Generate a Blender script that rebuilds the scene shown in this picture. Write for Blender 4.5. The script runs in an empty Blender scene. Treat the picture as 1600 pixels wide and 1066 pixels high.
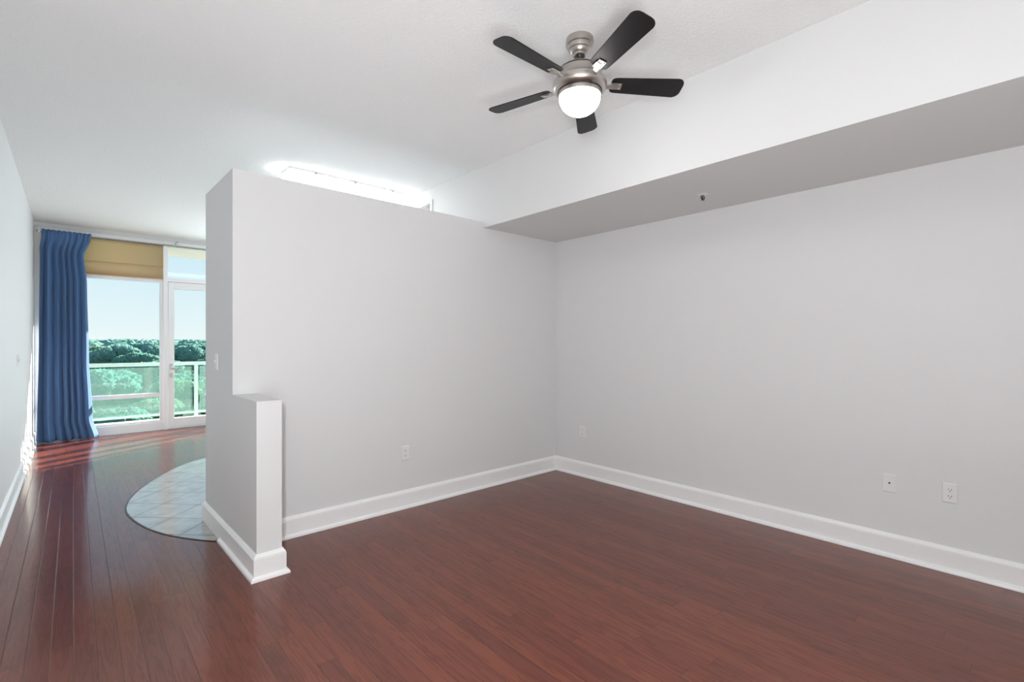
import bpy, bmesh, math, random
from mathutils import Vector, Matrix, noise

R = math.radians
S = bpy.context.scene
COL = S.collection

# ------------------------------------------------------------------ camera, light, exposure
F_PX, YAW, EYE = 755.6, 42.2, 1.36
cd = bpy.data.cameras.new('camera')
cd.sensor_fit = 'HORIZONTAL'
cd.sensor_width = 36.0
cd.lens = 36.0 * F_PX / 1600
cd.shift_y = 3 / 1600
cd.clip_start, cd.clip_end = 0.02, 3000
cam = bpy.data.objects.new('camera', cd)
COL.objects.link(cam)
cam.location = (0, 0, EYE)
cam.rotation_euler = (R(90), 0, R(-YAW))
S.camera = cam

S.view_settings.view_transform = 'Standard'
S.view_settings.look = 'None'
S.view_settings.exposure = 0.14
S.view_settings.gamma = 1.0
S.view_settings.use_curve_mapping = False
S.cycles.use_denoising = True
S.cycles.max_bounces = 14
S.cycles.diffuse_bounces = 8
S.cycles.glossy_bounces = 5
S.cycles.transparent_max_bounces = 16
S.cycles.sample_clamp_indirect = 6.0

SKY = 0.84
world = bpy.data.worlds.new('sky')
S.world = world
world.use_nodes = True
wn, wl = world.node_tree.nodes, world.node_tree.links
wn.clear()
w_out = wn.new('ShaderNodeOutputWorld')
w_bg = wn.new('ShaderNodeBackground')
w_ramp = wn.new('ShaderNodeValToRGB')
w_sep = wn.new('ShaderNodeSeparateXYZ')
w_tc = wn.new('ShaderNodeTexCoord')
wl.new(w_tc.outputs['Generated'], w_sep.inputs[0])
wl.new(w_sep.outputs['Z'], w_ramp.inputs[0])
wl.new(w_ramp.outputs[0], w_bg.inputs[0])
wl.new(w_bg.outputs[0], w_out.inputs[0])
w_bg.inputs[1].default_value = SKY
e = w_ramp.color_ramp.elements
e[0].position, e[0].color = 0.0, (1.0, 1.06, 1.06, 1)
e[1].position, e[1].color = 1.0, (0.24, 0.47, 0.95, 1)
k = e.new(0.12); k.color = (0.80, 0.97, 1.06, 1)
k = e.new(0.28); k.color = (0.56, 0.84, 1.05, 1)

SUN_AZ, SUN_EL = 30.0, 22.0
sd = bpy.data.lights.new('sun', 'SUN')
sd.energy = 19.0
sd.angle = R(0.53)
sd.color = (1.0, 0.92, 0.80)
sun = bpy.data.objects.new('sun', sd)
COL.objects.link(sun)
to_sun = Vector((math.cos(R(SUN_AZ)) * math.cos(R(SUN_EL)), math.sin(R(SUN_AZ)) * math.cos(R(SUN_EL)), math.sin(R(SUN_EL))))
sun.rotation_euler = to_sun.to_track_quat('Z', 'Y').to_euler()

# photographer's flash, a little left of and above the lens
def area(name, loc, rot, sx, sy, watts, col):
    d = bpy.data.lights.new(name, 'AREA'); d.shape = 'RECTANGLE'; d.size, d.size_y = sx, sy; d.energy = watts; d.color = col
    o = bpy.data.objects.new(name, d); COL.objects.link(o); o.location = loc; o.rotation_euler = rot
    return o
area('flash', (-0.15, -0.02, 1.56), (R(57), 0, R(-22)), 0.10, 0.10, 43, (0.97, 0.99, 1.0))
# added fill light behind the camera, bounced off the ceiling
area('bounce_fill', (0.0, -0.6, 0.7), (R(174), 0, 0), 0.7, 1.0, 72, (0.97, 0.99, 1.0))
# added fill panel inside the unseen right-hand window, boosting the daylight
area('window_fill', (2.9, 9.2, 1.5), (R(-90), 0, 0), 1.5, 2.6, 104, (0.84, 0.94, 1.0))

GLOBE_EMIT = 23.0
TUBE_EMIT = 12.5

# ------------------------------------------------------------------ materials
def srgb(r, g, b):
    f = lambda c: (c / 255 / 12.92) if c / 255 <= 0.04045 else ((c / 255 + 0.055) / 1.055) ** 2.4
    return (f(r), f(g), f(b), 1)

def new_mat(name):
    m = bpy.data.materials.new(name)
    m.use_nodes = True
    nt = m.node_tree
    return m, nt, nt.nodes, nt.links, nt.nodes['Principled BSDF']

def mat(name, col, rough=0.5, metal=0.0, spec=0.5, bump=None, var=0.0, emit=None, strength=0, sheen=0, coat=0):
    """plain procedural material: colour with a little noise variation and an optional noise bump (scale, strength, distance)"""
    m, nt, N, L, P = new_mat(name)
    P.inputs['Base Color'].default_value = col
    P.inputs['Roughness'].default_value = rough
    P.inputs['Metallic'].default_value = metal
    P.inputs['Specular IOR Level'].default_value = spec
    if sheen: P.inputs['Sheen Weight'].default_value = sheen
    if coat: P.inputs['Coat Weight'].default_value = coat
    tc = N.new('ShaderNodeTexCoord')
    if var:
        nz = N.new('ShaderNodeTexNoise'); nz.inputs['Scale'].default_value = 3.0; nz.inputs['Detail'].default_value = 6
        mx = N.new('ShaderNodeMix'); mx.data_type = 'RGBA'
        mx.inputs[6].default_value = tuple(c * (1 - var) for c in col[:3]) + (1,)
        mx.inputs[7].default_value = tuple(min(1, c * (1 + var)) for c in col[:3]) + (1,)
        L.new(tc.outputs['Object'], nz.inputs['Vector']); L.new(nz.outputs[0], mx.inputs[0]); L.new(mx.outputs[2], P.inputs['Base Color'])
    if bump:
        nb = N.new('ShaderNodeTexNoise'); nb.inputs['Scale'].default_value = bump[0]; nb.inputs['Detail'].default_value = 3
        bp = N.new('ShaderNodeBump'); bp.inputs['Strength'].default_value = bump[1]; bp.inputs['Distance'].default_value = bump[2]
        L.new(tc.outputs['Object'], nb.inputs['Vector']); L.new(nb.outputs[0], bp.inputs['Height']); L.new(bp.outputs[0], P.inputs['Normal'])
    if emit:
        P.inputs['Emission Color'].default_value = emit
        P.inputs['Emission Strength'].default_value = strength
    return m

WALL = mat('wall_paint', (0.715, 0.720, 0.722, 1), 0.55, spec=0.3, bump=(140, 0.05, 0.002))
WALL_TONED = mat('toned_wall_paint', (0.69, 0.695, 0.697, 1), 0.6, spec=0.3, bump=(140, 0.05, 0.002))  # same wall paint, darkened to hold down the overlit soffit face
SOFFIT_UNDER = WALL
TRIM = mat('white_trim_paint', (0.86, 0.86, 0.86, 1), 0.35)
FRAME = mat('white_window_frame', (0.86, 0.86, 0.87, 1), 0.3)
PLASTIC = mat('white_plastic', (0.78, 0.78, 0.77, 1), 0.3)
DARK = mat('dark_slot', (0.02, 0.02, 0.02, 1), 0.5)
NICKEL = mat('brushed_nickel', (0.50, 0.465, 0.43, 1), 0.33, metal=1.0, bump=(400, 0.05, 0.001))
CHROME = mat('satin_chrome', (0.55, 0.55, 0.56, 1), 0.25, metal=1.0)
STEEL = mat('grey_rod_metal', (0.34, 0.33, 0.32, 1), 0.4, metal=0.9)
BLACKRING = mat('black_ring', (0.02, 0.018, 0.018, 1), 0.35)
BLADE = mat('dark_walnut_blade', (0.007, 0.006, 0.0065, 1), 0.42, spec=0.35, var=0.25)
BALC = mat('balcony_concrete', (0.92, 0.81, 0.75, 1), 0.8, var=0.05)
RAIL = mat('pale_mint_rail_metal', (0.62, 0.78, 0.72, 1), 0.4)
GLOBE = mat('lit_frosted_glass', (0.9, 0.9, 0.9, 1), 0.3, emit=(1.0, 0.985, 0.97, 1), strength=GLOBE_EMIT)
LENS = mat('lit_acrylic_lens', (0.9, 0.9, 0.9, 1), 0.3, emit=(0.97, 0.99, 1.0, 1), strength=TUBE_EMIT)

def ceiling_mat():
    m, nt, N, L, P = new_mat('knockdown_ceiling')
    P.inputs['Base Color'].default_value = (0.84, 0.845, 0.845, 1)
    P.inputs['Roughness'].default_value = 0.85
    P.inputs['Specular IOR Level'].default_value = 0.2
    tc = N.new('ShaderNodeTexCoord')
    nb = N.new('ShaderNodeTexNoise'); nb.inputs['Scale'].default_value = 55; nb.inputs['Detail'].default_value = 5; nb.inputs['Roughness'].default_value = 0.6
    rp = N.new('ShaderNodeValToRGB'); rp.color_ramp.elements[0].position = 0.42; rp.color_ramp.elements[1].position = 0.62
    bp = N.new('ShaderNodeBump'); bp.inputs['Strength'].default_value = 0.35; bp.inputs['Distance'].default_value = 0.006
    L.new(tc.outputs['Object'], nb.inputs['Vector']); L.new(nb.outputs[0], rp.inputs[0]); L.new(rp.outputs[0], bp.inputs['Height']); L.new(bp.outputs[0], P.inputs['Normal'])
    return m
CEIL = ceiling_mat()

def math_node(N, L, op, a, b=None):
    n = N.new('ShaderNodeMath'); n.operation = op
    for i, v in enumerate((a, b)):
        if v is None: continue
        if isinstance(v, (int, float)): n.inputs[i].default_value = v
        else: L.new(v, n.inputs[i])
    return n.outputs[0]

def wood_mat():
    m, nt, N, L, P = new_mat('cherry_plank_floor')
    W, LEN = 0.0762, 1.05
    tc = N.new('ShaderNodeTexCoord'); sp = N.new('ShaderNodeSeparateXYZ')
    L.new(tc.outputs['Object'], sp.inputs[0])
    X, Y = sp.outputs['X'], sp.outputs['Y']
    u = math_node(N, L, 'DIVIDE', X, W)
    row = math_node(N, L, 'FLOOR', u)
    fu = math_node(N, L, 'FRACT', u)
    wr = N.new('ShaderNodeTexWhiteNoise'); wr.noise_dimensions = '1D'; L.new(row, wr.inputs['W'])
    v = math_node(N, L, 'ADD', math_node(N, L, 'DIVIDE', Y, LEN), math_node(N, L, 'MULTIPLY', wr.outputs['Value'], 7.3))
    colm = math_node(N, L, 'FLOOR', v)
    fv = math_node(N, L, 'FRACT', v)
    cb = N.new('ShaderNodeCombineXYZ'); L.new(row, cb.inputs[0]); L.new(colm, cb.inputs[1])
    wid = N.new('ShaderNodeTexWhiteNoise'); wid.noise_dimensions = '2D'; L.new(cb.outputs[0], wid.inputs['Vector'])
    # grain: noise stretched along the plank, shifted per plank
    gv = N.new('ShaderNodeCombineXYZ')
    L.new(math_node(N, L, 'ADD', math_node(N, L, 'MULTIPLY', X, 26), math_node(N, L, 'MULTIPLY', wid.outputs['Value'], 40)), gv.inputs[0])
    L.new(math_node(N, L, 'ADD', math_node(N, L, 'MULTIPLY', Y, 2.2), math_node(N, L, 'MULTIPLY', wid.outputs['Value'], 91)), gv.inputs[1])
    g = N.new('ShaderNodeTexNoise'); g.inputs['Scale'].default_value = 1.0; g.inputs['Detail'].default_value = 3; g.inputs['Roughness'].default_value = 0.6; g.inputs['Distortion'].default_value = 0.5
    L.new(gv.outputs[0], g.inputs['Vector'])
    gw = N.new('ShaderNodeMath'); gw.operation = 'PINGPONG'; L.new(math_node(N, L, 'MULTIPLY', g.outputs[0], 4.5), gw.inputs[0]); gw.inputs[1].default_value = 0.5
    fine = N.new('ShaderNodeTexNoise'); fine.inputs['Scale'].default_value = 1.0; fine.inputs['Detail'].default_value = 3
    fvv = N.new('ShaderNodeCombineXYZ'); L.new(math_node(N, L, 'MULTIPLY', X, 150), fvv.inputs[0]); L.new(math_node(N, L, 'MULTIPLY', Y, 5), fvv.inputs[1]); L.new(fvv.outputs[0], fine.inputs['Vector'])
    r1 = N.new('ShaderNodeValToRGB')
    r1.color_ramp.elements[0].position = 0.0; r1.color_ramp.elements[0].color = FLOOR_DARK
    r1.color_ramp.elements[1].position = 1.0; r1.color_ramp.elements[1].color = FLOOR_LIGHT
    k = r1.color_ramp.elements.new(0.5); k.color = FLOOR_MID
    L.new(wid.outputs['Value'], r1.inputs[0])
    mg = N.new('ShaderNodeMix'); mg.data_type = 'RGBA'; mg.blend_type = 'MULTIPLY'
    rg = N.new('ShaderNodeValToRGB'); rg.color_ramp.elements[0].color = (0.72, 0.68, 0.66, 1); rg.color_ramp.elements[1].color = (1.1, 1.1, 1.1, 1)
    rg.color_ramp.elements[0].position = 0.02; rg.color_ramp.elements[1].position = 0.30
    L.new(gw.outputs[0], rg.inputs[0]); L.new(r1.outputs[0], mg.inputs[6]); L.new(rg.outputs[0], mg.inputs[7]); mg.inputs[0].default_value = 0.65
    mf = N.new('ShaderNodeMix'); mf.data_type = 'RGBA'; mf.blend_type = 'MULTIPLY'; mf.inputs[0].default_value = 0.3
    rf = N.new('ShaderNodeValToRGB'); rf.color_ramp.elements[0].color = (0.75, 0.72, 0.7, 1); rf.color_ramp.elements[0].position = 0.35; rf.color_ramp.elements[1].position = 0.6
    L.new(fine.outputs[0], rf.inputs[0]); L.new(mg.outputs[2], mf.inputs[6]); L.new(rf.outputs[0], mf.inputs[7])
    # gaps between planks
    ed = math_node(N, L, 'MINIMUM', fu, math_node(N, L, 'SUBTRACT', 1.0, fu))
    ev = math_node(N, L, 'MINIMUM', fv, math_node(N, L, 'SUBTRACT', 1.0, fv))
    gx = math_node(N, L, 'LESS_THAN', ed, 0.016)
    gy = math_node(N, L, 'LESS_THAN', ev, 0.0010)
    gap = math_node(N, L, 'MAXIMUM', gx, gy)
    mgap = N.new('ShaderNodeMix'); mgap.data_type = 'RGBA'
    L.new(math_node(N, L, 'MULTIPLY', gap, 0.75), mgap.inputs[0]); L.new(mf.outputs[2], mgap.inputs[6]); mgap.inputs[7].default_value = (0.035, 0.016, 0.012, 1)
    L.new(mgap.outputs[2], P.inputs['Base Color'])
    sm = N.new('ShaderNodeMapRange'); sm.inputs[1].default_value = 0.0; sm.inputs[2].default_value = 0.035; L.new(ed, sm.inputs[0])
    bp = N.new('ShaderNodeBump'); bp.inputs['Strength'].default_value = 0.25; bp.inputs['Distance'].default_value = 0.0012
    L.new(sm.outputs[0], bp.inputs['Height']); L.new(bp.outputs[0], P.inputs['Normal'])
    rr = N.new('ShaderNodeMapRange'); rr.inputs[3].default_value = 0.277; rr.inputs[4].default_value = 0.30
    L.new(wid.outputs['Value'], rr.inputs[0]); L.new(rr.outputs[0], P.inputs['Roughness'])
    P.inputs['Specular IOR Level'].default_value = 0.42
    # worn lacquer: half of the surface keeps a sharper gloss
    P2 = N.new('ShaderNodeBsdfPrincipled'); P2.inputs['Specular IOR Level'].default_value = 0.5; P2.inputs['Roughness'].default_value = 0.13
    L.new(mgap.outputs[2], P2.inputs['Base Color']); L.new(bp.outputs[0], P2.inputs['Normal'])
    mx = N.new('ShaderNodeMixShader'); mx.inputs[0].default_value = 0.6
    L.new(P.outputs[0], mx.inputs[1]); L.new(P2.outputs[0], mx.inputs[2]); L.new(mx.outputs[0], N['Material Output'].inputs[0])
    return m
FLOOR_DARK, FLOOR_MID, FLOOR_LIGHT = (0.128, 0.036, 0.023, 1), (0.146, 0.040, 0.025, 1), (0.168, 0.047, 0.027, 1)
WOOD = wood_mat()

def tile_mat():
    m, nt, N, L, P = new_mat('beige_stone_tile')
    tc = N.new('ShaderNodeTexCoord'); sp = N.new('ShaderNodeSeparateXYZ'); L.new(tc.outputs['Object'], sp.inputs[0])
    X, Y = sp.outputs['X'], sp.outputs['Y']
    a = math_node(N, L, 'FRACT', math_node(N, L, 'DIVIDE', math_node(N, L, 'ADD', math_node(N, L, 'SUBTRACT', Y, X), 100 * 0.4415 - 3.55), 0.4415))
    b = math_node(N, L, 'FRACT', math_node(N, L, 'DIVIDE', math_node(N, L, 'ADD', math_node(N, L, 'ADD', Y, X), 100 * 0.4415 - 5.11), 0.4415))
    ea = math_node(N, L, 'MINIMUM', a, math_node(N, L, 'SUBTRACT', 1.0, a))
    eb = math_node(N, L, 'MINIMUM', b, math_node(N, L, 'SUBTRACT', 1.0, b))
    ed = math_node(N, L, 'MINIMUM', ea, eb)
    gap = math_node(N, L, 'LESS_THAN', ed, 0.013)
    nz = N.new('ShaderNodeTexNoise'); nz.inputs['Scale'].default_value = 9; nz.inputs['Detail'].default_value = 8; nz.inputs['Roughness'].default_value = 0.65
    L.new(tc.outputs['Object'], nz.inputs['Vector'])
    rp = N.new('ShaderNodeValToRGB'); rp.color_ramp.elements[0].color = (0.34, 0.33, 0.31, 1); rp.color_ramp.elements[1].color = (0.45, 0.445, 0.43, 1)
    rp.color_ramp.elements[0].position = 0.3; rp.color_ramp.elements[1].position = 0.7
    L.new(nz.outputs[0], rp.inputs[0])
    mx = N.new('ShaderNodeMix'); mx.data_type = 'RGBA'; L.new(gap, mx.inputs[0]); L.new(rp.outputs[0], mx.inputs[6]); mx.inputs[7].default_value = (0.10, 0.10, 0.10, 1)
    L.new(mx.outputs[2], P.inputs['Base Color'])
    rr = N.new('ShaderNodeMapRange'); rr.inputs[3].default_value = 0.13; rr.inputs[4].default_value = 0.9; L.new(gap, rr.inputs[0]); L.new(rr.outputs[0], P.inputs['Roughness'])
    bp = N.new('ShaderNodeBump'); bp.inputs['Strength'].default_value = 0.3; bp.inputs['Distance'].default_value = 0.002; bp.invert = True
    L.new(gap, bp.inputs['Height']); L.new(bp.outputs[0], P.inputs['Normal'])
    P.inputs['Specular IOR Level'].default_value = 1.0
    return m
TILE = tile_mat()
TILE_EDGE = mat('dark_tile_edge', (0.07, 0.06, 0.06, 1), 0.5)

def glass_mat(name, tint, refl_ior=1.45, haze=0.0, haze_col=(1, 1, 1, 1)):
    """thin pane: tinted see-through with a Fresnel reflection, optional hazy translucency"""
    m = bpy.data.materials.new(name); m.use_nodes = True
    nt = m.node_tree; N, L = nt.nodes, nt.links; N.clear()
    out = N.new('ShaderNodeOutputMaterial')
    tr = N.new('ShaderNodeBsdfTransparent'); tr.inputs[0].default_value = tint
    gl = N.new('ShaderNodeBsdfGlossy'); gl.inputs['Roughness'].default_value = 0.02
    fr = N.new('ShaderNodeFresnel'); fr.inputs[0].default_value = refl_ior
    mx = N.new('ShaderNodeMixShader')
    base = tr.outputs[0]
    if haze:
        tl = N.new('ShaderNodeBsdfTranslucent'); tl.inputs[0].default_value = haze_col
        df = N.new('ShaderNodeBsdfDiffuse'); df.inputs[0].default_value = haze_col
        m0 = N.new('ShaderNodeMixShader'); m0.inputs[0].default_value = 0.5
        L.new(tl.outputs[0], m0.inputs[1]); L.new(df.outputs[0], m0.inputs[2])
        m1 = N.new('ShaderNodeMixShader'); m1.inputs[0].default_value = haze
        L.new(tr.outputs[0], m1.inputs[1]); L.new(m0.outputs[0], m1.inputs[2]); base = m1.outputs[0]
    geo = N.new('ShaderNodeNewGeometry')      # reflect at the outer faces only
    k = math_node(N, L, 'MULTIPLY', fr.outputs[0], math_node(N, L, 'SUBTRACT', 1.0, geo.outputs['Backfacing']))
    L.new(k, mx.inputs[0]); L.new(base, mx.inputs[1]); L.new(gl.outputs[0], mx.inputs[2]); L.new(mx.outputs[0], out.inputs[0])
    return m
PANE = glass_mat('window_glass', (0.95, 0.985, 0.985, 1), 1.25)
RAILGLASS = glass_mat('mint_railing_glass', (0.72, 0.92, 0.87, 1), haze=0.17, haze_col=(0.52, 0.68, 0.64, 1))

def cloth_mat(name, col, transl=0.25, scale=600):
    m, nt, N, L, P = new_mat(name)
    P.inputs['Base Color'].default_value = col; P.inputs['Roughness'].default_value = 0.75; P.inputs['Specular IOR Level'].default_value = 0.25
    P.inputs['Sheen Weight'].default_value = 0.15
    tc = N.new('ShaderNodeTexCoord')
    wv = N.new('ShaderNodeTexNoise'); wv.inputs['Scale'].default_value = scale
    bp = N.new('ShaderNodeBump'); bp.inputs['Strength'].default_value = 0.08; bp.inputs['Distance'].default_value = 0.001
    L.new(tc.outputs['Object'], wv.inputs['Vector']); L.new(wv.outputs[0], bp.inputs['Height']); L.new(bp.outputs[0], P.inputs['Normal'])
    tl = N.new('ShaderNodeBsdfTranslucent'); tl.inputs[0].default_value = col
    mx = N.new('ShaderNodeMixShader'); mx.inputs[0].default_value = transl
    L.new(P.outputs[0], mx.inputs[1]); L.new(tl.outputs[0], mx.inputs[2]); L.new(mx.outputs[0], N['Material Output'].inputs[0])
    return m
BLUE = cloth_mat('blue_curtain_cloth', (0.095, 0.195, 0.39, 1), 0.15)
TAN = cloth_mat('tan_shade_cloth', (0.86, 0.71, 0.51, 1), 0.75)

def leaf_mat(name, c1, c2, c3):
    m, nt, N, L, P = new_mat(name)
    tc = N.new('ShaderNodeTexCoord'); geo = N.new('ShaderNodeNewGeometry')
    nz = N.new('ShaderNodeTexNoise'); nz.inputs['Scale'].default_value = 1.5; nz.inputs['Detail'].default_value = 9; nz.inputs['Roughness'].default_value = 0.75
    L.new(geo.outputs['Position'], nz.inputs['Vector'])
    rp = N.new('ShaderNodeValToRGB')
    rp.color_ramp.elements[0].color = c1; rp.color_ramp.elements[0].position = 0.33
    rp.color_ramp.elements[1].color = c3; rp.color_ramp.elements[1].position = 0.70
    k = rp.color_ramp.elements.new(0.52); k.color = c2
    L.new(nz.outputs[0], rp.inputs[0]); L.new(rp.outputs[0], P.inputs['Base Color'])
    P.inputs['Roughness'].default_value = 0.8; P.inputs['Specular IOR Level'].default_value = 0.2
    bp = N.new('ShaderNodeBump'); bp.inputs['Strength'].default_value = 0.3; bp.inputs['Distance'].default_value = 0.4
    nb = N.new('ShaderNodeTexNoise'); nb.inputs['Scale'].default_value = 1.6; nb.inputs['Detail'].default_value = 6
    L.new(geo.outputs['Position'], nb.inputs['Vector']); L.new(nb.outputs[0], bp.inputs['Height']); L.new(bp.outputs[0], P.inputs['Normal'])
    tl = N.new('ShaderNodeBsdfTranslucent'); L.new(rp.outputs[0], tl.inputs[0])      # leaves let light through
    mx = N.new('ShaderNodeMixShader'); mx.inputs[0].default_value = 0.45
    L.new(P.outputs[0], mx.inputs[1]); L.new(tl.outputs[0], mx.inputs[2]); L.new(mx.outputs[0], N['Material Output'].inputs[0])
    return m
LEAF_A = leaf_mat('hazed_teal_leaves', (0.125, 0.294, 0.256, 1), (0.192, 0.396, 0.324, 1), (0.242, 0.407, 0.297, 1))  # teal haze and lifted shade put into the leaf colour
LEAF_B = leaf_mat('yellow_green_leaves', (0.161, 0.323, 0.211, 1), (0.292, 0.456, 0.278, 1), (0.362, 0.413, 0.224, 1))
LEAF_C = leaf_mat('hazy_far_leaves', (0.175, 0.388, 0.35, 1), (0.24, 0.456, 0.396, 1), (0.264, 0.429, 0.352, 1))  # distance haze put into the leaf colour
BARK = mat('grey_bark', (0.16, 0.13, 0.10, 1), 0.9, var=0.3)
GRASS = mat('dark_green_ground', (0.05, 0.11, 0.075, 1), 0.9, var=0.4)

# ------------------------------------------------------------------ mesh helpers
class MB:
    def __init__(s): s.v, s.f, s.mi, s.sm = [], [], [], []
    def add(s, vs, fs, mi=0, smooth=False):
        o = len(s.v); s.v += [tuple(p) for p in vs]
        for f in fs: s.f.append([i + o for i in f]); s.mi.append(mi); s.sm.append(smooth)
        return s
    def box(s, x0, x1, y0, y1, z0, z1, mi=0):
        vs = [(x, y, z) for z in (z0, z1) for x, y in ((x0, y0), (x1, y0), (x1, y1), (x0, y1))]
        return s.add(vs, [(3, 2, 1, 0), (4, 5, 6, 7), (0, 1, 5, 4), (1, 2, 6, 5), (2, 3, 7, 6), (3, 0, 4, 7)], mi)
    def prism(s, poly, z0, z1, mi=0):
        n = len(poly)
        vs = [(x, y, z0) for x, y in poly] + [(x, y, z1) for x, y in poly]
        return s.add(vs, [tuple(reversed(range(n))), tuple(range(n, 2 * n))] + [(i, (i + 1) % n, n + (i + 1) % n, n + i) for i in range(n)], mi)
    def lathe(s, prof, c=(0, 0, 0), n=48, mi=0, axis='Z', smooth=True):
        vs, fs = [], []
        m = len(prof)
        for i in range(n):
            a = 2 * math.pi * i / n
            for r, h in prof:
                p = (r * math.cos(a), r * math.sin(a), h)
                if axis == 'X': p = (p[2], p[0], p[1])
                elif axis == 'Y': p = (p[0], p[2], -p[1])
                vs.append((c[0] + p[0], c[1] + p[1], c[2] + p[2]))
        for i in range(n):
            j = (i + 1) % n
            for q in range(m - 1): fs.append((i * m + q, j * m + q, j * m + q + 1, i * m + q + 1))
        return s.add(vs, fs, mi, smooth)
    def tube(s, pts, r, n=12, mi=0):
        pts = [Vector(p) for p in pts]
        vs, fs = [], []
        for i, p in enumerate(pts):
            d = (pts[min(i + 1, len(pts) - 1)] - pts[max(i - 1, 0)]).normalized()
            a = d.cross(Vector((0, 0, 1)) if abs(d.z) < 0.9 else Vector((1, 0, 0))).normalized(); b = d.cross(a)
            for q in range(n):
                t = 2 * math.pi * q / n
                vs.append(p + r * (math.cos(t) * a + math.sin(t) * b))
        for i in range(len(pts) - 1):
            for q in range(n):
                w = (q + 1) % n
                fs.append((i * n + q, (i + 1) * n + q, (i + 1) * n + w, i * n + w))
        s.add(vs, fs, mi, True)
        o = (len(pts) - 1) * n
        s.add(vs[:n], [tuple(range(n))], mi); s.add(vs[o:], [tuple(reversed(range(n)))], mi)
        return s
    def build(s, name, mats, parent=None, bevel=0, loc=None):
        me = bpy.data.meshes.new(name)
        me.from_pydata(s.v, [], s.f)
        for m in (mats if isinstance(mats, (list, tuple)) else [mats]): me.materials.append(m)
        me.polygons.foreach_set('material_index', s.mi)
        me.polygons.foreach_set('use_smooth', s.sm)
        bm = bmesh.new(); bm.from_mesh(me)
        bmesh.ops.remove_doubles(bm, verts=bm.verts, dist=1e-6)
        bmesh.ops.recalc_face_normals(bm, faces=bm.faces)
        for ed in bm.edges:
            if len(ed.link_faces) == 2 and ed.calc_face_angle(0) > 0.6: ed.smooth = False
        bm.to_mesh(me); bm.free()
        o = bpy.data.objects.new(name, me); COL.objects.link(o)
        if loc: o.location = loc
        if parent: o.parent = parent
        if bevel:
            b = o.modifiers.new('bevel', 'BEVEL'); b.width = bevel; b.segments = 2; b.limit_method = 'ANGLE'
        return o

def tag(o, label, cat, group=None):
    o['label'] = label; o['category'] = cat
    if group: o['group'] = group
    return o
def struct(o, label=None, cat=None):
    o['kind'] = 'structure'
    if label: o['label'] = label
    if cat: o['category'] = cat
    return o
def thing(name, label, cat, loc, rotz=0, group=None):
    o = bpy.data.objects.new(name, None); COL.objects.link(o)
    o.empty_display_size = 0.1
    o.location = loc; o.rotation_euler = (0, 0, rotz)
    return tag(o, label, cat, group)
def copy_thing(src, loc, rotz, label):
    r = src.copy(); COL.objects.link(r); r.location = loc; r.rotation_euler = (0, 0, rotz); r['label'] = label
    for ch in list(src.children):
        c = ch.copy(); COL.objects.link(c); c.parent = r
        for g in ch.children:
            d = g.copy(); COL.objects.link(d); d.parent = c
    return r

def sweep(mb, path, prof):
    """sweep a (distance from wall, height) profile along an XY path, room on the right-hand side of travel, mitred corners"""
    n, m = len(path), len(prof)
    P = [Vector(p) for p in path]
    vs, fs = [], []
    for i in range(n):
        d0 = (P[i] - P[i - 1]).normalized() if i else (P[1] - P[0]).normalized()
        d1 = (P[i + 1] - P[i]).normalized() if i < n - 1 else d0
        n0, n1 = Vector((d0.y, -d0.x)), Vector((d1.y, -d1.x))
        b = (n0 + n1); b = b / max(1e-6, b.dot(n0))
        for d, h in prof: vs.append((P[i].x + b.x * d, P[i].y + b.y * d, h))
    for i in range(n - 1):
        for q in range(m - 1): fs.append((i * m + q, (i + 1) * m + q, (i + 1) * m + q + 1, i * m + q + 1))
    fs.append(tuple(range(m))); fs.append(tuple(reversed(range((n - 1) * m, n * m))))
    mb.add(vs, fs)

# ------------------------------------------------------------------ the room shell
XL, XR, YB, YW, ZC = -0.40, 3.86, -1.5, 9.28, 3.02
XS, ZS = 2.86, 2.445
struct(MB().box(XL - 0.15, XR + 0.15, YB - 0.15, YW + 0.16, -0.12, 0).build('floor', WOOD), 'reddish cherry plank floor', 'floor')
struct(MB().box(XL - 0.15, XR + 0.15, YB - 0.15, YW + 0.16, ZC, ZC + 0.15).build('ceiling', CEIL), 'white knockdown textured ceiling', 'ceiling')
struct(MB().box(XL - 0.15, XL, YB, YW + 0.16, 0, ZC).build('wall_left', WALL), 'pale grey hall wall', 'wall')
struct(MB().box(XR, XR + 0.15, YB, YW + 0.16, 0, ZC).build('wall_right', WALL), 'pale grey wall under the dropped soffit', 'wall')
struct(MB().box(XL, XR, YB - 0.15, YB, 0, ZC).build('wall_back', WALL), 'wall behind the camera', 'wall')
# dropped soffit along the right wall: wall paint toned down, underside at 2.445
struct(MB().box(XS, XR, YB, 7.2, ZS, ZC).build('wall_soffit', WALL_TONED), 'dropped soffit along the right wall', 'soffit')

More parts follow.
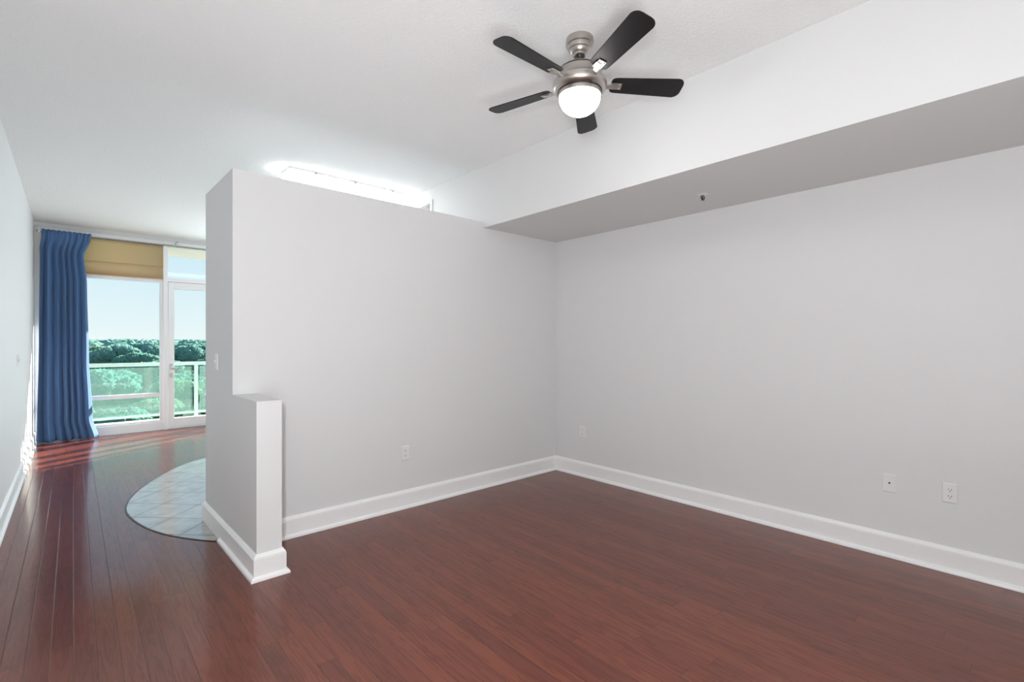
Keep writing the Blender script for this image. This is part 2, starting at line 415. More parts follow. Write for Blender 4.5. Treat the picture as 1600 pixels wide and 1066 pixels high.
# partition: wall with a return and a low pier in front of it (one L-shaped body)
pt = MB()
XA, XBk = 0.778, 0.752           # left face runs from the pier (near) to the far end of the return, a touch out of square
Y0, Y1, Y2, Y3 = 3.04, 3.555, 3.675, 4.33
xm = XA + (XBk - XA) * (Y1 - Y0) / (Y3 - Y0)
ZP, ZL, TW = 2.50, 1.022, 0.137
lo = [(XA, Y0, 0), (XA + TW, Y0, 0), (XA + TW, Y1, 0), (XR - 0.002, Y1, 0), (XR - 0.002, Y2, 0), (xm + TW, Y2, 0), (XBk + TW, Y3, 0), (XBk, Y3, 0)]
v = lo + [(XA, Y0, ZL), (XA + TW, Y0, ZL), (XA + TW, Y1, ZL), (xm, Y1, ZL)] + [(xm, Y1, ZP), (XS + 0.05, Y1, ZP), (XS + 0.05, Y2, ZP), (xm + TW, Y2, ZP), (XBk + TW, Y3, ZP), (XBk, Y3, ZP)] \
    + [(XS + 0.05, Y1, ZS), (XR - 0.002, Y1, ZS), (XR - 0.002, Y2, ZS), (XS + 0.05, Y2, ZS)]
f = [(0, 1, 9, 8), (1, 2, 10, 9), (8, 9, 10, 11), (2, 3, 19, 18, 13, 12, 11, 10), (0, 8, 11, 12, 17, 7), (12, 13, 14, 15, 16, 17),
     (7, 17, 16, 6), (6, 16, 15, 5), (5, 15, 14, 21, 20, 4), (13, 18, 21, 14), (18, 19, 20, 21), (3, 4, 20, 19), (0, 7, 6, 5, 4, 3, 2, 1)]
struct(pt.add(v, f).build('wall_partition', WALL), 'pale grey partition wall with a low pier at its open end', 'wall')

# baseboards: board with a bevelled cap, shoe moulding at the floor
BOARD = [(0.001, 0.0), (0.020, 0.0), (0.020, 0.121), (0.0175, 0.122), (0.0175, 0.125), (0.019, 0.127), (0.006, 0.147), (0.001, 0.147)]
SHOE = [(0.020, 0.0), (0.038, 0.0), (0.038, 0.007), (0.035, 0.016), (0.028, 0.023), (0.020, 0.026)]
def baseboard(name, path, shoe=None):
    mb = MB(); sweep(mb, path, BOARD); sweep(mb, shoe or path, SHOE)
    return struct(mb.build(name, TRIM), 'white baseboard with bevelled cap and shoe moulding', 'baseboard')
yt = 3.80
baseboard('baseboard_partition', [(XR - 0.020, Y1), (XA + TW, Y1), (XA + TW, Y0), (XA, Y0), (XBk, Y3), (XBk + TW, Y3)][::-1],
          [(XR - 0.038, Y1), (XA + TW, Y1), (XA + TW, Y0), (XA, Y0), (XA + (XBk - XA) * (yt - Y0) / (Y3 - Y0), yt)][::-1])
baseboard('baseboard_right', [(XR, Y1), (XR, YB)])
baseboard('baseboard_left', [(XL, YB), (XL, YW)])

# kitchen tile inlay, its curved edge runs out into the hall
ctrl = [(0.93, 3.70), (0.748, 3.797), (0.564, 4.052), (0.43, 4.344), (0.345, 4.70), (0.322, 5.05), (0.40, 5.46), (0.589, 5.93), (0.865, 6.40), (1.159, 6.66), (1.65, 6.90), (2.3, 7.02), (3.0, 7.05), (XR - 0.04, 7.05)]
def catmull(c, k=8):
    out = []
    for i in range(len(c) - 1):
        p0, p1, p2, p3 = (Vector(c[max(0, min(len(c) - 1, i + d))]) for d in (-1, 0, 1, 2))
        for q in range(k):
            t = q / k
            out.append(0.5 * ((2 * p1) + (p2 - p0) * t + (2 * p0 - 5 * p1 + 4 * p2 - p3) * t * t + (3 * p1 - p0 - 3 * p2 + p3) * t ** 3))
    return out + [Vector(c[-1])]
crv = catmull(ctrl)
poly = [(p.x, p.y) for p in crv] + [(XR - 0.04, Y2 + 0.001), (0.93, Y2 + 0.001)]
poly = poly[::-1]
def offset_curve(c, d):
    out = []
    for i, p in enumerate(c):
        t = (c[min(i + 1, len(c) - 1)] - c[max(0, i - 1)]).normalized()
        out.append((p.x - t.y * d, p.y + t.x * d))
    return out
tl = MB().prism(poly, 0.0005, 0.004)
oc = offset_curve(crv, 0.012)
nv = len(crv)
tl.add([(p.x, p.y, 0.0035) for p in crv] + [(x, y, 0.003) for x, y in oc], [(i, i + 1, nv + i + 1, nv + i) for i in range(nv - 1)], 1)
struct(tl.build('floor_tile_inlay', [TILE, TILE_EDGE]), 'stone tile floor inlay with a curved edge', 'tile floor')

# ------------------------------------------------------------------ window wall
FD0, FD1 = YW, YW + 0.13            # frame depth
def frame_bars(mb, bars):
    for x0, x1, z0, z1 in bars: mb.box(x0, x1, FD0, FD1, z0, z1)
struct(MB().box(XL, XR, YW - 0.005, FD1 + 0.03, 2.955, ZC).build('wall_front', WALL_TONED), 'wall strip above the windows', 'wall')
w1 = MB()
frame_bars(w1, [(XL, -0.335, 0, 2.955), (-0.335, 1.04, 0, 0.125), (-0.335, 1.04, 2.335, 2.385), (-0.335, 1.04, 2.89, 2.955)])
w1.box(1.04, 1.10, FD0 - 0.015, FD1, 0, 2.955)
w1 = struct(w1.build('window_1', FRAME, bevel=0.004), 'tall white framed window beside the curtain', 'window')
s1 = MB()
for b in [(-0.335, -0.295, 0.125, 2.335), (1.0, 1.04, 0.125, 2.335), (-0.295, 1.0, 0.125, 0.155), (-0.295, 1.0, 2.305, 2.335), (-0.295, 1.0, 0.522, 0.582)]:
    s1.box(b[0], b[1], FD0 + 0.02, FD0 + 0.08, b[2], b[3])
s1.build('sash', FRAME, w1, bevel=0.003)
MB().box(-0.295, 1.0, FD0 + 0.05, FD0 + 0.055, 0.155, 0.522).build('pane', PANE, w1)
MB().box(-0.295, 1.0, FD0 + 0.05, FD0 + 0.055, 0.582, 2.305).build('pane', PANE, w1)
MB().box(-0.335, 1.04, FD0 + 0.05, FD0 + 0.055, 2.385, 2.89).build('pane', PANE, w1)

dr = MB()
DX0, DX1 = 1.10, 2.02
frame_bars(dr, [(DX1, DX1 + 0.07, 0, 2.955), (DX0, DX1, 2.325, 2.385), (DX0, DX1, 2.89, 2.955)])
dr.box(DX0, DX1, FD0 + 0.01, FD1, 0, 0.018)
dr = struct(dr.build('door_1', FRAME, bevel=0.004), 'white glazed balcony door with transom', 'door')
lf = MB()
for b in [(DX0 + 0.006, 1.186, 0.022, 2.318), (DX1 - 0.085, DX1 - 0.006, 0.022, 2.318), (1.186, DX1 - 0.085, 0.022, 0.165), (1.186, DX1 - 0.085, 2.215, 2.318)]:
    lf.box(b[0], b[1], FD0 + 0.005, FD0 + 0.065, b[2], b[3])
leaf = lf.build('door_leaf', FRAME, dr, bevel=0.004)
MB().box(1.186, DX1 - 0.085, FD0 + 0.03, FD0 + 0.036, 0.165, 2.215).build('pane', PANE, leaf)
MB().box(DX0, DX1, FD0 + 0.05, FD0 + 0.055, 2.385, 2.89).build('pane', PANE, dr)
hd = MB()
hd.box(1.128, 1.158, FD0 - 0.003, FD0 + 0.006, 0.955 - 0.02, 1.03)
hd.tube([(1.143, FD0, 0.955), (1.143, FD0 - 0.045, 0.955), (1.155, FD0 - 0.052, 0.955), (1.262, FD0 - 0.052, 0.955)], 0.009)
hd.build('door_handle', CHROME, dr)
lk = MB()
lk.box(1.128, 1.158, FD0 - 0.003, FD0 + 0.006, 0.815, 0.885)
lk.lathe([(0.0, -0.014), (0.011, -0.014), (0.012, 0.0)], (1.143, FD0, 0.855), 20, axis='Y')
lk.build('lock', CHROME, dr)

w2 = MB()
frame_bars(w2, [(DX1 + 0.07, DX1 + 0.12, 0, 2.955), (2.72, 2.80, 0, 2.955), (3.30, 3.36, 0, 2.955), (XR - 0.20, XR, 0, 2.955), (DX1 + 0.12, XR - 0.2, 0, 0.15), (DX1 + 0.12, XR - 0.2, 2.335, 2.385), (DX1 + 0.12, XR - 0.2, 2.89, 2.955), (DX1 + 0.12, XR - 0.2, 0.522, 0.582)])
w2 = struct(w2.build('window_2', FRAME), 'tall white framed window beyond the balcony door', 'window')
MB().box(DX1 + 0.12, XR - 0.2, FD0 + 0.05, FD0 + 0.055, 0.15, 2.89).build('pane', PANE, w2)

# ------------------------------------------------------------------ balcony
struct(MB().box(XL - 1.5, XR + 1.5, FD1, 10.92, -0.22, -0.03).build('balcony_floor', BALC), 'concrete balcony slab', 'balcony floor')
struct(MB().box(XL - 1.5, XR + 1.5, FD1 + 0.03, 10.92, 2.965, 3.17).build('balcony_ceiling', BALC), 'cream balcony slab overhead', 'balcony ceiling')
rl = thing('balcony_railing', 'pale mint metal railing with green glass panels outside the window and door', 'railing', (0, 10.75, -0.03))
posts = [-1.85, 0.0 - 0.07, 1.71, 3.49, 5.2]
MB().box(-1.88, 5.23, -0.032, 0.032, 0.975, 1.04).build('top_rail', RAIL, rl, bevel=0.006)
MB().box(-1.88, 5.23, -0.02, 0.02, 0.075, 0.115).build('bottom_rail', RAIL, rl, bevel=0.004)
for x in posts:
    MB().box(x - 0.03, x + 0.03, -0.028, 0.028, 0, 0.975).build('post', RAIL, rl, bevel=0.004)
for a, b in zip(posts[:-1], posts[1:]):
    MB().box(a + 0.055, b - 0.055, -0.005, 0.005, 0.117, 0.955).build('glass_panel', RAILGLASS, rl)

# ------------------------------------------------------------------ curtain, rod, shade
def make_curtain():
    random.seed(4)
    nu, nv = 150, 60
    ZT = 2.905
    folds = []
    nf = 7
    cs = [(i + 0.5 + random.uniform(-0.22, 0.22)) / nf for i in range(nf)]
    am = [random.uniform(0.7, 1.15) for _ in range(nf)]
    vs = []
    for j in range(nv + 1):
        t = j / nv                               # 0 top .. 1 floor
        z = ZT * (1 - t) + 0.004 * t
        # silhouette, left and right edges
        def lerp(keys):
            for (a, p), (b, q) in zip(keys[:-1], keys[1:]):
                if t <= b:
                    w = (t - a) / (b - a); w = w * w * (3 - 2 * w)
                    return p + (q - p) * w
            return keys[-1][1]
        xl = lerp([(0, -0.320), (0.02, -0.322), (0.10, -0.345), (0.5, -0.355), (1, -0.375)])
        xr = lerp([(0, 0.190), (0.02, 0.182), (0.11, 0.118), (0.25, 0.150), (0.6, 0.168), (0.9, 0.205), (1, 0.270)])
        depth = lerp([(0, 0.014), (0.03, 0.022), (0.10, 0.075), (0.5, 0.095), (0.9, 0.115), (1, 0.125)])
        for i in range(nu + 1):
            u = i / nu
            ph = math.pi * (nf * u + 0.22 * math.sin(u * 9.0 + 1.0) + 0.10 * math.sin(2.2 * t + 5 * u))
            q = abs(math.sin(ph))
            fi = min(nf - 1, int(ph / math.pi))
            y = depth * (0.45 - am[fi] * q ** 0.8)
            y += (0.008 * math.sin(u * 83) * max(0, 1 - t * 9)) if t < 0.12 else 0
            y -= 0.020 * max(0, 1 - t / 0.05)        # the header hangs in front of the rod
            # hem breaks on the floor
            lift = max(0, (t - 0.9) / 0.1)
            y -= 0.04 * lift * lift * (0.6 + 0.4 * math.sin(u * 23))
            x = xl + (xr - xl) * (u + 0.022 * math.sin(2 * ph) * min(1, t * 8))
            zz = z + (0.004 * math.sin(u * 60) * (1 if j == 0 else 0)) + 0.018 * lift ** 3 * max(0, math.sin(u * 21 + 1))
            vs.append((x, 9.13 + y, zz))
    fs = []
    for j in range(nv):
        for i in range(nu):
            a = j * (nu + 1) + i
            fs.append((a, a + 1, a + nu + 2, a + nu + 1))
    mb = MB(); mb.add(vs, fs, 0, True)
    return mb
cur = make_curtain().build('curtain', BLUE)
sol = cur.modifiers.new('thick', 'SOLIDIFY'); sol.thickness = 0.003
tag(cur, 'long blue curtain gathered at the left end of the rod, hem touching the floor', 'curtain')

rod = thing('curtain_rod', 'thin grey metal curtain rod running along the head of the windows', 'curtain rod', (0, 9.13, 2.872))
MB().tube([(-0.345, 0, 0), (1.06, 0, 0.0)], 0.007).build('rod', STEEL, rod)
MB().tube([(1.02, 0, 0.0), (3.3, 0, 0.0)], 0.0105).build('rod', STEEL, rod)
MB().lathe([(0.0, -0.022), (0.012, -0.020), (0.016, -0.010), (0.016, 0.008), (0.010, 0.016), (0.007, 0.020)], (-0.358, 0, 0), 20, axis='X').build('finial', CHROME, rod)
for x in (-0.345, 1.205, 2.75):
    bk = MB()
    bk.box(x - 0.006, x + 0.006, -0.005, 0.005, -0.016, 0.075)
    bk.box(x - 0.006, x + 0.006, -0.005, 0.146, 0.060, 0.075)
    bk.box(x - 0.016, x + 0.016, 0.138, 0.146, 0.03, 0.082)
    bk.lathe([(0.016, -0.009), (0.019, -0.007), (0.019, 0.007), (0.016, 0.009)], (x, 0, 0), 20, axis='X')
    bk.build('bracket', CHROME if x > 0 else FRAME, rod)
MB().lathe([(0.0, -0.014), (0.014, -0.012), (0.014, 0.012), (0.0, 0.014)], (1.155, 0, 0.004), 20, axis='X').build('collar', CHROME, rod)

sh = thing('window_shade', 'short tan fabric shade covering the transom pane right of the curtain', 'window shade', (0.352, 9.262, 2.885))
fb = MB()
prof = [(0, 0.0), (0.004, -0.06), (0.0, -0.14), (-0.004, -0.22), (-0.008, -0.285), (-0.012, -0.318), (-0.008, -0.334), (0.006, -0.342)]
lowp = [(0.006, -0.335), (0.007, -0.40), (0.007, -0.52)]
hw = 0.686
for pr in (prof, lowp):
    vs = [(sx * hw, y, z) for sx in (-1, 1) for y, z in pr]
    fb.add(vs, [(i, i + 1, len(pr) + i + 1, len(pr) + i) for i in range(len(pr) - 1)], 0, True)
fbo = fb.build('fabric', TAN, sh)
so = fbo.modifiers.new('thick', 'SOLIDIFY'); so.thickness = 0.002
MB().box(-hw, hw, -0.004, 0.014, -0.012, 0.004).build('head_rail', mat('dark_head_rail', (0.22, 0.19, 0.16, 1), 0.5), sh)
MB().box(-hw, hw, 0.003, 0.013, -0.533, -0.52).build('hem_bar', TAN, sh)

# ------------------------------------------------------------------ ceiling fan
fan = thing('ceiling_fan', 'brushed nickel ceiling fan with five dark blades and a lit bowl', 'ceiling fan', (2.05, 1.71, ZC))
MB().lathe([(0.0, 0), (0.074, 0), (0.0745, -0.026), (0.073, -0.034), (0.065, -0.037), (0.064, -0.050), (0.061, -0.058), (0.054, -0.061), (0.052, -0.070), (0.045, -0.080), (0.037, -0.084), (0.036, -0.092), (0.030, -0.095), (0.026, -0.088), (0.0, -0.085)]).build('canopy', NICKEL, fan)
MB().lathe([(0.0, -0.080), (0.0235, -0.084), (0.0225, -0.094), (0.016, -0.104), (0.0, -0.106)], n=32).build('hanger_ball', BLACKRING, fan)
MB().lathe([(0.0, -0.09), (0.0115, -0.09), (0.0115, -0.122), (0.016, -0.130), (0.020, -0.142), (0.0, -0.142)], n=24).build('downrod', NICKEL, fan)
mh = MB().lathe([(0.0, -0.130), (0.020, -0.132), (0.040, -0.138), (0.072, -0.148), (0.098, -0.160), (0.113, -0.172), (0.118, -0.178)], n=64)
mh.lathe([(0.121, -0.184), (0.1225, -0.205), (0.127, -0.222), (0.137, -0.232), (0.145, -0.240), (0.1465, -0.258), (0.144, -0.270), (0.137, -0.281), (0.126, -0.288), (0.118, -0.292)], n=64)
motor = mh.build('motor_housing', NICKEL, fan)
rg = MB().lathe([(0.112, -0.176), (0.1195, -0.1775), (0.1195, -0.1845), (0.112, -0.186)], n=64)
rg.lathe([(0.110, -0.290), (0.122, -0.2905), (0.122, -0.2975), (0.110, -0.298)], n=64)
rg.build('black_ring', BLACKRING, motor)
MB().lathe([(0.108, -0.296), (0.1195, -0.297), (0.1205, -0.310), (0.1185, -0.318), (0.112, -0.319), (0.106, -0.316)], n=64).build('lamp_collar', NICKEL, fan)
gp = [(0.1125 * math.cos(a), -0.317 - 0.098 * math.sin(a)) for a in [i * math.pi / 2 / 16 for i in range(17)]]
MB().lathe([(0.108, -0.312)] + gp, n=64).build('light_bowl', GLOBE, fan)

def blade_mesh():
    mb = MB()
    r0, r1 = 0.172, 0.575
    out = []
    N_ = 22
    def half(t):     # half-width along the blade
        r = r0 + (r1 - r0) * t
        w = 0.051 + 0.016 * t
        d0 = (r - r0) / 0.030
        if d0 < 1: w *= 0.62 + 0.38 * math.sqrt(max(0, 1 - (1 - d0) ** 2))
        d1 = (r1 - r) / 0.042
        if d1 < 1: w *= 0.35 + 0.65 * math.sqrt(max(0, 1 - (1 - d1) ** 2))
        return r, w
    ts = [0, .01, .02, .035, .05, .07] + [.07 + (.9 - .07) * i / 10 for i in range(1, 11)] + [.92, .94, .955, .97, .98, .99, .996, 1.0]
    up, dn = [], []
    for t in ts:
        r, w = half(t)
        out.append((r, w))
    pts = [(r, w) for r, w in out] + [(r, -w) for r, w in reversed(out)]
    return mb.prism(pts[::-1], -0.003, 0.003)
def iron_mesh():
    mb = MB()
    # arm from the housing out under the blade, then a stepped plate
    mb.add([(x, y * w, z) for x, w, z in ((0.118, 0.012, -0.014), (0.150, 0.013, -0.016), (0.185, 0.016, -0.012), (0.205, 0.017, -0.004)) for y in (-1, 1)] +
           [(x, y * w, z + 0.007) for x, w, z in ((0.118, 0.012, -0.014), (0.150, 0.013, -0.016), (0.185, 0.016, -0.012), (0.205, 0.017, -0.004)) for y in (-1, 1)],
           [(0, 1, 3, 2), (2, 3, 5, 4), (4, 5, 7, 6), (8, 10, 11, 9), (10, 12, 13, 11), (12, 14, 15, 13), (0, 2, 10, 8), (2, 4, 12, 10), (4, 6, 14, 12), (1, 9, 11, 3), (3, 11, 13, 5), (5, 13, 15, 7), (0, 8, 9, 1), (6, 7, 15, 14)])
    mb.box(0.170, 0.232, -0.021, 0.021, -0.0085, -0.003)
    mb.box(0.170, 0.212, -0.026, 0.010, -0.0115, -0.0085)
    for x, y in ((0.180, 0.013), (0.222, 0.013), (0.222, -0.013)):
        mb.lathe([(0.0, -0.0125), (0.004, -0.0115), (0.0045, -0.008)], (x, y, 0), 12)
    return mb
b_me = i_me = None
PITCH, BZ = -13.0, -0.243
for i in range(5):
    ang = R(178.5 + 72 * i)
    if b_me is None:
        b = blade_mesh().build('blade', BLADE, fan, bevel=0.0015); b_me = b
        ir = iron_mesh().build('blade_iron', NICKEL, b, bevel=0.001); i_me = ir
    else:
        b = b_me.copy(); COL.objects.link(b); b.parent = fan
        ir = i_me.copy(); COL.objects.link(ir); ir.parent = b
    b.matrix_local = Matrix.Translation((0, 0, BZ)) @ Matrix.Rotation(R(-1.8), 4, Vector((math.cos(R(YAW)), -math.sin(R(YAW)), 0))) @ Matrix.Rotation(ang, 4, 'Z') @ Matrix.Rotation(R(PITCH), 4, 'X')

# ------------------------------------------------------------------ fluorescent ceiling fixture beyond the partition
fx = thing('ceiling_light', 'long white fluorescent ceiling light glowing above the partition', 'ceiling light', (2.14, 4.88, ZC))
MB().box(-0.64, 0.64, -0.13, 0.13, -0.022, 0.0).build('housing', mat('white_enamel', (0.80, 0.80, 0.80, 1), 0.4), fx, bevel=0.003)
ln = MB()
lp = [(-0.126, -0.022), (-0.126, -0.055), (-0.112, -0.080), (-0.085, -0.090), (0.085, -0.090), (0.112, -0.080), (0.126, -0.055), (0.126, -0.022)]
vs = [(sx * 0.638, y, z) for sx in (-1, 1) for y, z in lp]
ln.add(vs, [(i, i + 1, 8 + i + 1, 8 + i) for i in range(7)] + [tuple(range(8)), tuple(range(15, 7, -1))])
ln.build('diffuser', LENS, fx, bevel=0.002)
for x in (-0.40, 0.0, 0.42):
    MB().box(x - 0.012, x + 0.012, -0.135, -0.126, -0.030, -0.012).build('clip', STEEL, fx)

# ------------------------------------------------------------------ air vent on the soffit face
vt = thing('air_vent', 'white louvred air vent on the soffit face, mostly hidden behind the partition', 'air vent', (XS, 4.73, 2.76))
vf = MB()
W_, H_ = 0.31, 0.145
for y0, y1, z0, z1 in ((-W_, W_, H_ - 0.034, H_), (-W_, W_, -H_, -H_ + 0.034), (-W_, -W_ + 0.034, -H_ + 0.034, H_ - 0.034), (W_ - 0.034, W_, -H_ + 0.034, H_ - 0.034)):
    vf.box(-0.014, -0.0005, y0, y1, z0, z1)
vf.build('vent_frame', FRAME, vt, bevel=0.002)
vl = MB()
for i in range(13):
    z = -H_ + 0.044 + i * (2 * H_ - 0.088) / 12
    vl.add([(-0.012, -W_ + 0.034, z - 0.006), (-0.012, W_ - 0.034, z - 0.006), (-0.001, W_ - 0.034, z + 0.006), (-0.001, -W_ + 0.034, z + 0.006),
            (-0.012, -W_ + 0.034, z - 0.0045), (-0.012, W_ - 0.034, z - 0.0045), (-0.001, W_ - 0.034, z + 0.0075), (-0.001, -W_ + 0.034, z + 0.0075)],
           [(0, 1, 2, 3), (7, 6, 5, 4), (0, 4, 5, 1), (2, 6, 7, 3), (1, 5, 6, 2), (3, 7, 4, 0)])
vl.build('louvers', TRIM, vt)
MB().box(-0.0012, -0.0004, -W_ + 0.034, W_ - 0.034, -H_ + 0.034, H_ - 0.034).build('duct_backing', mat('grey_duct', (0.2, 0.2, 0.2, 1), 0.7), vt)

# ------------------------------------------------------------------ sprinkler under the soffit
sk = thing('fire_sprinkler', 'small fire sprinkler head hanging from the soffit underside', 'sprinkler', (3.405, 1.681, ZS))
MB().lathe([(0.0, 0.0), (0.036, 0.0), (0.036, -0.002), (0.028, -0.006), (0.014, -0.008), (0.0, -0.008)], n=32).build('escutcheon', PLASTIC, sk)
MB().lathe([(0.0, -0.006), (0.010, -0.006), (0.010, -0.016), (0.006, -0.020), (0.0, -0.020)], n=20).build('nozzle', STEEL, sk)
fr = MB()
fr.tube([(-0.008, 0, -0.012), (-0.021, 0.004, -0.018), (-0.020, 0.004, -0.026), (-0.004, 0, -0.044)], 0.0036, 8)
fr.tube([(0.008, 0, -0.012), (0.021, -0.004, -0.018), (0.020, -0.004, -0.026), (0.004, 0, -0.044)], 0.0036, 8)
fr.tube([(0, 0, -0.016), (0, 0, -0.044)], 0.0045, 8)
fr.build('frame_arms', DARK, sk)
df = MB()
for q in range(10):
    a = q * math.tau / 10
    df.add([(0.004 * math.cos(a + 1.4), 0.004 * math.sin(a + 1.4), -0.044), (0.004 * math.cos(a - 1.4), 0.004 * math.sin(a - 1.4), -0.044), (0.016 * math.cos(a - 0.2), 0.016 * math.sin(a - 0.2), -0.0435), (0.016 * math.cos(a + 0.2), 0.016 * math.sin(a + 0.2), -0.0435)], [(0, 1, 2, 3)])
df.lathe([(0.0, -0.0425), (0.008, -0.0425), (0.008, -0.0455), (0.0, -0.0455)], n=16)
df.build('deflector', STEEL, sk)

# ------------------------------------------------------------------ wall plates (built facing -X, base at the wall)
def plate_part(parent, w=0.0715, h=0.1165):
    mb = MB()
    a, b = w / 2, h / 2
    vs = [(-0.0004, s * a, t * b) for s, t in ((-1, -1), (1, -1), (1, 1), (-1, 1))] + [(-0.003, s * a, t * b) for s, t in ((-1, -1), (1, -1), (1, 1), (-1, 1))] + [(-0.0065, s * (a - 0.005), t * (b - 0.005)) for s, t in ((-1, -1), (1, -1), (1, 1), (-1, 1))]
    mb.add(vs, [(3, 2, 1, 0), (8, 9, 10, 11)] + [(i, (i + 1) % 4, 4 + (i + 1) % 4, 4 + i) for i in range(4)] + [(4 + i, 4 + (i + 1) % 4, 8 + (i + 1) % 4, 8 + i) for i in range(4)])
    return mb.build('plate', PLASTIC, parent)
def outlet(name, label, loc, rot):
    t = thing(name, label, 'outlet', loc, rot)
    plate_part(t)
    for zc in (0.0195, -0.0195):
        so_ = MB()
        ring = []
        for q in range(24):
            a = q * math.tau / 24
            ring.append((max(-0.0145, min(0.0145, 0.0172 * math.cos(a))), 0.0142 * math.sin(a)))
        n = len(ring)
        so_.add([(-0.0064, y, zc + z) for y, z in ring] + [(-0.0084, y * 0.97, zc + z * 0.97) for y, z in ring], [tuple(range(n, 2 * n))] + [(i, (i + 1) % n, n + (i + 1) % n, n + i) for i in range(n)])
        so = so_.build('socket', PLASTIC, t)
        sl = MB()
        sl.box(-0.0088, -0.0070, -0.0078, -0.0052, zc - 0.0015, zc + 0.0075)
        sl.box(-0.0088, -0.0070, 0.0052, 0.0078, zc - 0.0005, zc + 0.0075)
        sl.lathe([(0.0, -0.0088), (0.0028, -0.0088), (0.0028, -0.0070), (0.0, -0.0070)], (0, 0, zc - 0.0078), 14, axis='X')
        sl.build('slots', DARK, so)
    MB().lathe([(0.0, -0.0082), (0.002, -0.0078), (0.0028, -0.0062)], (0, 0, 0), 12, axis='X').build('screw', PLASTIC, t)
    return t
o1 = outlet('wall_outlet', 'white double outlet low on the right wall, to the right of the cable plate', (XR, 0.38, 0.467), 0)
copy_thing(o1, (XR, 3.18, 0.452), 0, 'white double outlet low on the right wall close to the room corner')
copy_thing(o1, (2.031, Y1, 0.450), R(90), 'white double outlet low on the partition wall')
cx = thing('cable_plate', 'white wall plate with one small black cable hole low on the right wall', 'wall plate', (XR, 0.668, 0.465))
plate_part(cx)
MB().lathe([(0.0, -0.0069), (0.0058, -0.0069), (0.0058, -0.0060), (0.0, -0.0060)], (0, 0, 0.002), 18, axis='X').build('cable_hole', DARK, cx)
for z in (0.042, -0.042):
    MB().lathe([(0.0, -0.0078), (0.002, -0.0074), (0.0028, -0.0060)], (0, 0, z), 12, axis='X').build('screw', PLASTIC, cx)

def switch(name, label, loc, rot, gangs=1):
    t = thing(name, label, 'light switch', loc, rot)
    plate_part(t, 0.0715 + 0.046 * (gangs - 1))
    for g in range(gangs):
        y = (g - (gangs - 1) / 2) * 0.046
        MB().box(-0.0072, -0.006, y - 0.006, y + 0.006, -0.0125, 0.0125).build('switch_slot', DARK if gangs > 1 else PLASTIC, t)
        tg = MB().add([(-0.0065, y - 0.0045, -0.009), (-0.0065, y + 0.0045, -0.009), (-0.0065, y + 0.0045, 0.009), (-0.0065, y - 0.0045, 0.009), (-0.019, y - 0.004, 0.003), (-0.019, y + 0.004, 0.003), (-0.018, y + 0.004, 0.010), (-0.018, y - 0.004, 0.010)],
                      [(0, 1, 5, 4), (1, 2, 6, 5), (2, 3, 7, 6), (3, 0, 4, 7), (4, 5, 6, 7), (3, 2, 1, 0)])
        tg.build('toggle', PLASTIC, t)
        for z in (0.03, -0.03):
            MB().lathe([(0.0, -0.0078), (0.002, -0.0074), (0.0028, -0.0060)], (0, y, z), 12, axis='X').build('screw', PLASTIC if gangs == 1 else STEEL, t)
    return t
ya = 3.98
switch('light_switch', 'white light switch on the end face of the partition', (XA + (XBk - XA) * (ya - Y0) / (Y3 - Y0), ya, 1.226), math.atan2(-(XBk - XA), Y3 - Y0))
switch('light_switch', 'white triple light switch on the left hall wall', (XL, 6.63, 1.19), R(180), 3)

# ------------------------------------------------------------------ woods beyond the balcony
def blob_crown(seed, rad, hgt):
    random.seed(seed)
    bm = bmesh.new()
    for q in range(20):
        a = random.uniform(0, math.tau); rr = rad * 0.78 * math.sqrt(random.random()) if q else 0
        r = rad * (random.uniform(0.28, 0.44) if q else 0.6)
        c = Vector((rr * math.cos(a), rr * math.sin(a), hgt - r * (0.9 if q else 1.3) - rr * rr / rad * random.uniform(0.3, 0.9)))
        t = bmesh.new()
        bmesh.ops.create_icosphere(t, subdivisions=4, radius=r)
        for vtx in t.verts:
            n = vtx.co.normalized()
            k = 1 + 0.30 * noise.noise(n * 2.3 + Vector((seed * 7 + q, 0, 0))) + 0.24 * noise.noise(n * 6.1 + Vector((0, seed + q * 3, 0))) + 0.16 * noise.noise(n * 13 + Vector((0, 0, q)))
            vtx.co = vtx.co * k
            vtx.co.z *= 0.85
            vtx.co += c
        me = bpy.data.meshes.new('t'); t.to_mesh(me); t.free()
        bm.from_mesh(me); bpy.data.meshes.remove(me)
        for w in range(170):                     # sprays of leaves standing off the clump
            n = Vector((random.gauss(0, 1), random.gauss(0, 1), random.gauss(0.25, 1))).normalized()
            p = c + Vector((n.x * r, n.y * r, n.z * r * 0.85)) * random.uniform(0.92, 1.16)
            q1 = Vector((random.gauss(0, 1), random.gauss(0, 1), random.gauss(0, 1))).normalized(); q2 = q1.cross(n + q1 * 0.3).normalized()
            sz = random.uniform(0.22, 0.5)
            bm.faces.new([bm.verts.new(p + sz * (math.cos(a2) * q1 + 0.7 * math.sin(a2) * q2) + n * 0.1 * math.cos(3 * a2)) for a2 in (0.2, 1.3, 2.2, 3.3, 4.4, 5.4)])
    for fc in bm.faces: fc.smooth = len(fc.verts) == 3
    return bm
GZ = -26.0
KINDS_ = []
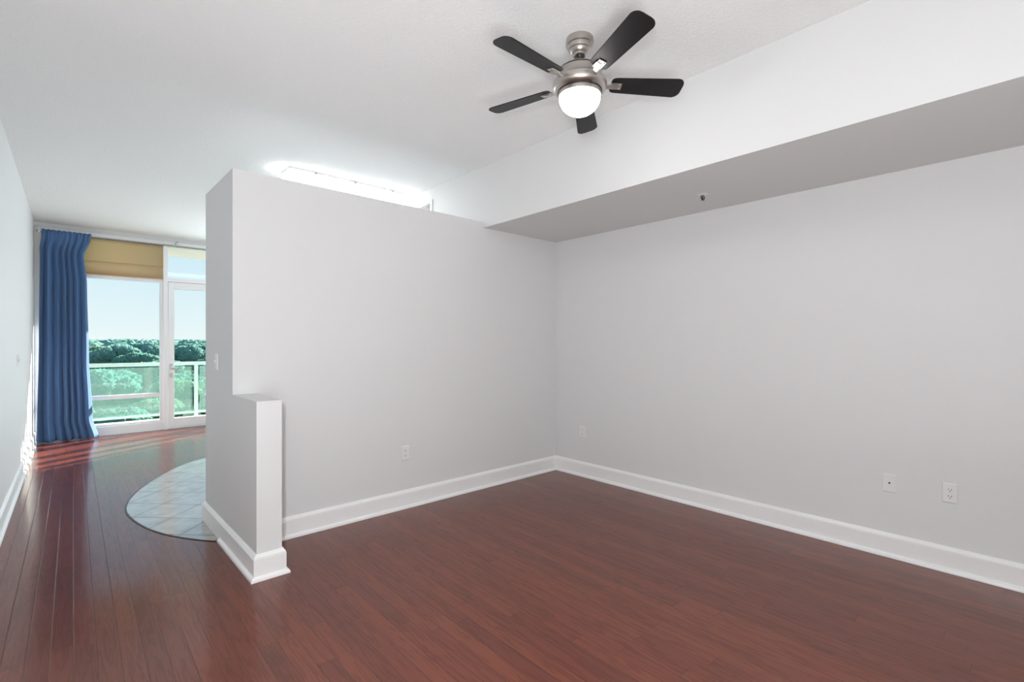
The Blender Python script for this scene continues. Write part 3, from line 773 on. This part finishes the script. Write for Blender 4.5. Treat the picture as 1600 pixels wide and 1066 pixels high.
for kk, (rad, hgt, lm, nm, lab) in enumerate([(5.5, 13.0, LEAF_A, 'tree', 'dense teal green tree in the woods beyond the balcony railing'),
                                            (5.0, 12.0, LEAF_B, 'tree', 'lighter yellow green tree in the woods beyond the balcony railing'),
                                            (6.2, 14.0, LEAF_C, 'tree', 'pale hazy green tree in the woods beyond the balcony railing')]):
    t = thing(nm, lab, 'tree', (0, 0, 0), 0, 'trees of the woods beyond the railing')
    bm = blob_crown(kk + 1, rad, hgt)
    me = bpy.data.meshes.new('crown'); bm.to_mesh(me); bm.free(); me.materials.append(lm)
    cr = bpy.data.objects.new('crown', me); COL.objects.link(cr); cr.parent = t
    MB().lathe([(0.34, -14.0), (0.26, 2.0), (0.18, hgt * 0.5), (0.05, hgt * 0.8)], n=10).build('trunk', BARK, t)
    KINDS_.append(t)
def ground_z(y):          # the land climbs gently away from the building
    return -26.0 + 14.0 * max(0, min(1, (y - 70) / 180)) ** 0.85 + 1.2 * max(0, (y - 250) / 200)
random.seed(11)
spots = []
y = 72.0
while y < 248:
    st = 12.6 + (y - 72) * 0.01
    x0, x1 = -0.035 * y - 3, 0.235 * y + 5
    x = x0 + random.uniform(0, st)
    while x < x1:
        spots.append((x + random.uniform(-0.7, 0.7), y + random.uniform(-0.7, 0.7)))
        x += st
    y += st * 0.9
used = set()
for x, y in spots:
    dens = noise.noise(Vector((x * 0.045, y * 0.03, 0.3)))
    kk = 1 if dens > 0.16 else (0 if dens > -0.22 or random.random() < 0.35 else 2)
    src = KINDS_[kk]
    s = random.uniform(0.8, 1.12)
    if kk in used: t = copy_thing(src, (0, 0, 0), 0, src['label'])
    else: t = src; used.add(kk)
    t.location = (x, y, ground_z(y) + random.uniform(-0.8, 0.8)); t.rotation_euler = (0, 0, random.uniform(0, 6.28)); t.scale = (s, s, s * random.uniform(0.92, 1.12))
# far woods, one uncountable mass
fw = MB()
random.seed(3)
ico = bmesh.new(); bmesh.ops.create_icosphere(ico, subdivisions=3, radius=1.0)
iv = [v_.co.copy() for v_ in ico.verts]; ifc = [[v_.index for v_ in f_.verts] for f_ in ico.faces]; ico.free()
yy = 266.0
while yy < 420:
    xx = -0.12 * yy
    while xx < 0.34 * yy:
        r = random.uniform(4.0, 6.5); cx_, cy_ = xx + random.uniform(-2, 2), yy + random.uniform(-2, 2)
        cz_ = ground_z(yy) + 13.2 - r * 0.8 + random.uniform(-1.2, 0.9) + 1.2 * noise.noise(Vector((xx * 0.02, yy * 0.02, 2)))
        off = Vector((xx, yy, 0))
        fw.add([(cx_ + p.x * r * k_, cy_ + p.y * r * k_, cz_ + p.z * r * 0.85 * k_) for p in iv for k_ in (1 + 0.28 * noise.noise(p * 2.6 + off) + 0.22 * noise.noise(p * 6 + off),)], ifc, 0, True)
        for w in range(26):
            n = Vector((random.gauss(0, 1), random.gauss(0, 1) - 0.4, random.gauss(0.3, 1))).normalized()
            p = Vector((cx_, cy_, cz_)) + Vector((n.x * r, n.y * r, n.z * r * 0.85)) * random.uniform(0.9, 1.15)
            q1 = Vector((random.gauss(0, 1), random.gauss(0, 1), random.gauss(0, 1))).normalized(); q2 = q1.cross(n + q1 * 0.3).normalized()
            sz = random.uniform(0.4, 0.9)
            fw.add([p + sz * (math.cos(a2) * q1 + 0.7 * math.sin(a2) * q2) for a2 in (0.2, 1.3, 2.2, 3.3, 4.4, 5.4)], [tuple(range(6))])
        xx += r * 1.5
    yy += 8.5
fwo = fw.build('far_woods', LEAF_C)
fwo['kind'] = 'stuff'
tag(fwo, 'hazy green mass of far woods along the horizon', 'woods')
gr = MB()
ys = [24, 70, 80, 95, 115, 140, 170, 205, 250, 450, 900]
gr.add([p for y in ys for p in ((-300, y, ground_z(y) - 1.0), (500, y, ground_z(y) - 1.0))], [(2 * i, 2 * i + 1, 2 * i + 3, 2 * i + 2) for i in range(len(ys) - 1)])
struct(gr.build('ground', GRASS), 'dark green ground under the trees', 'ground')
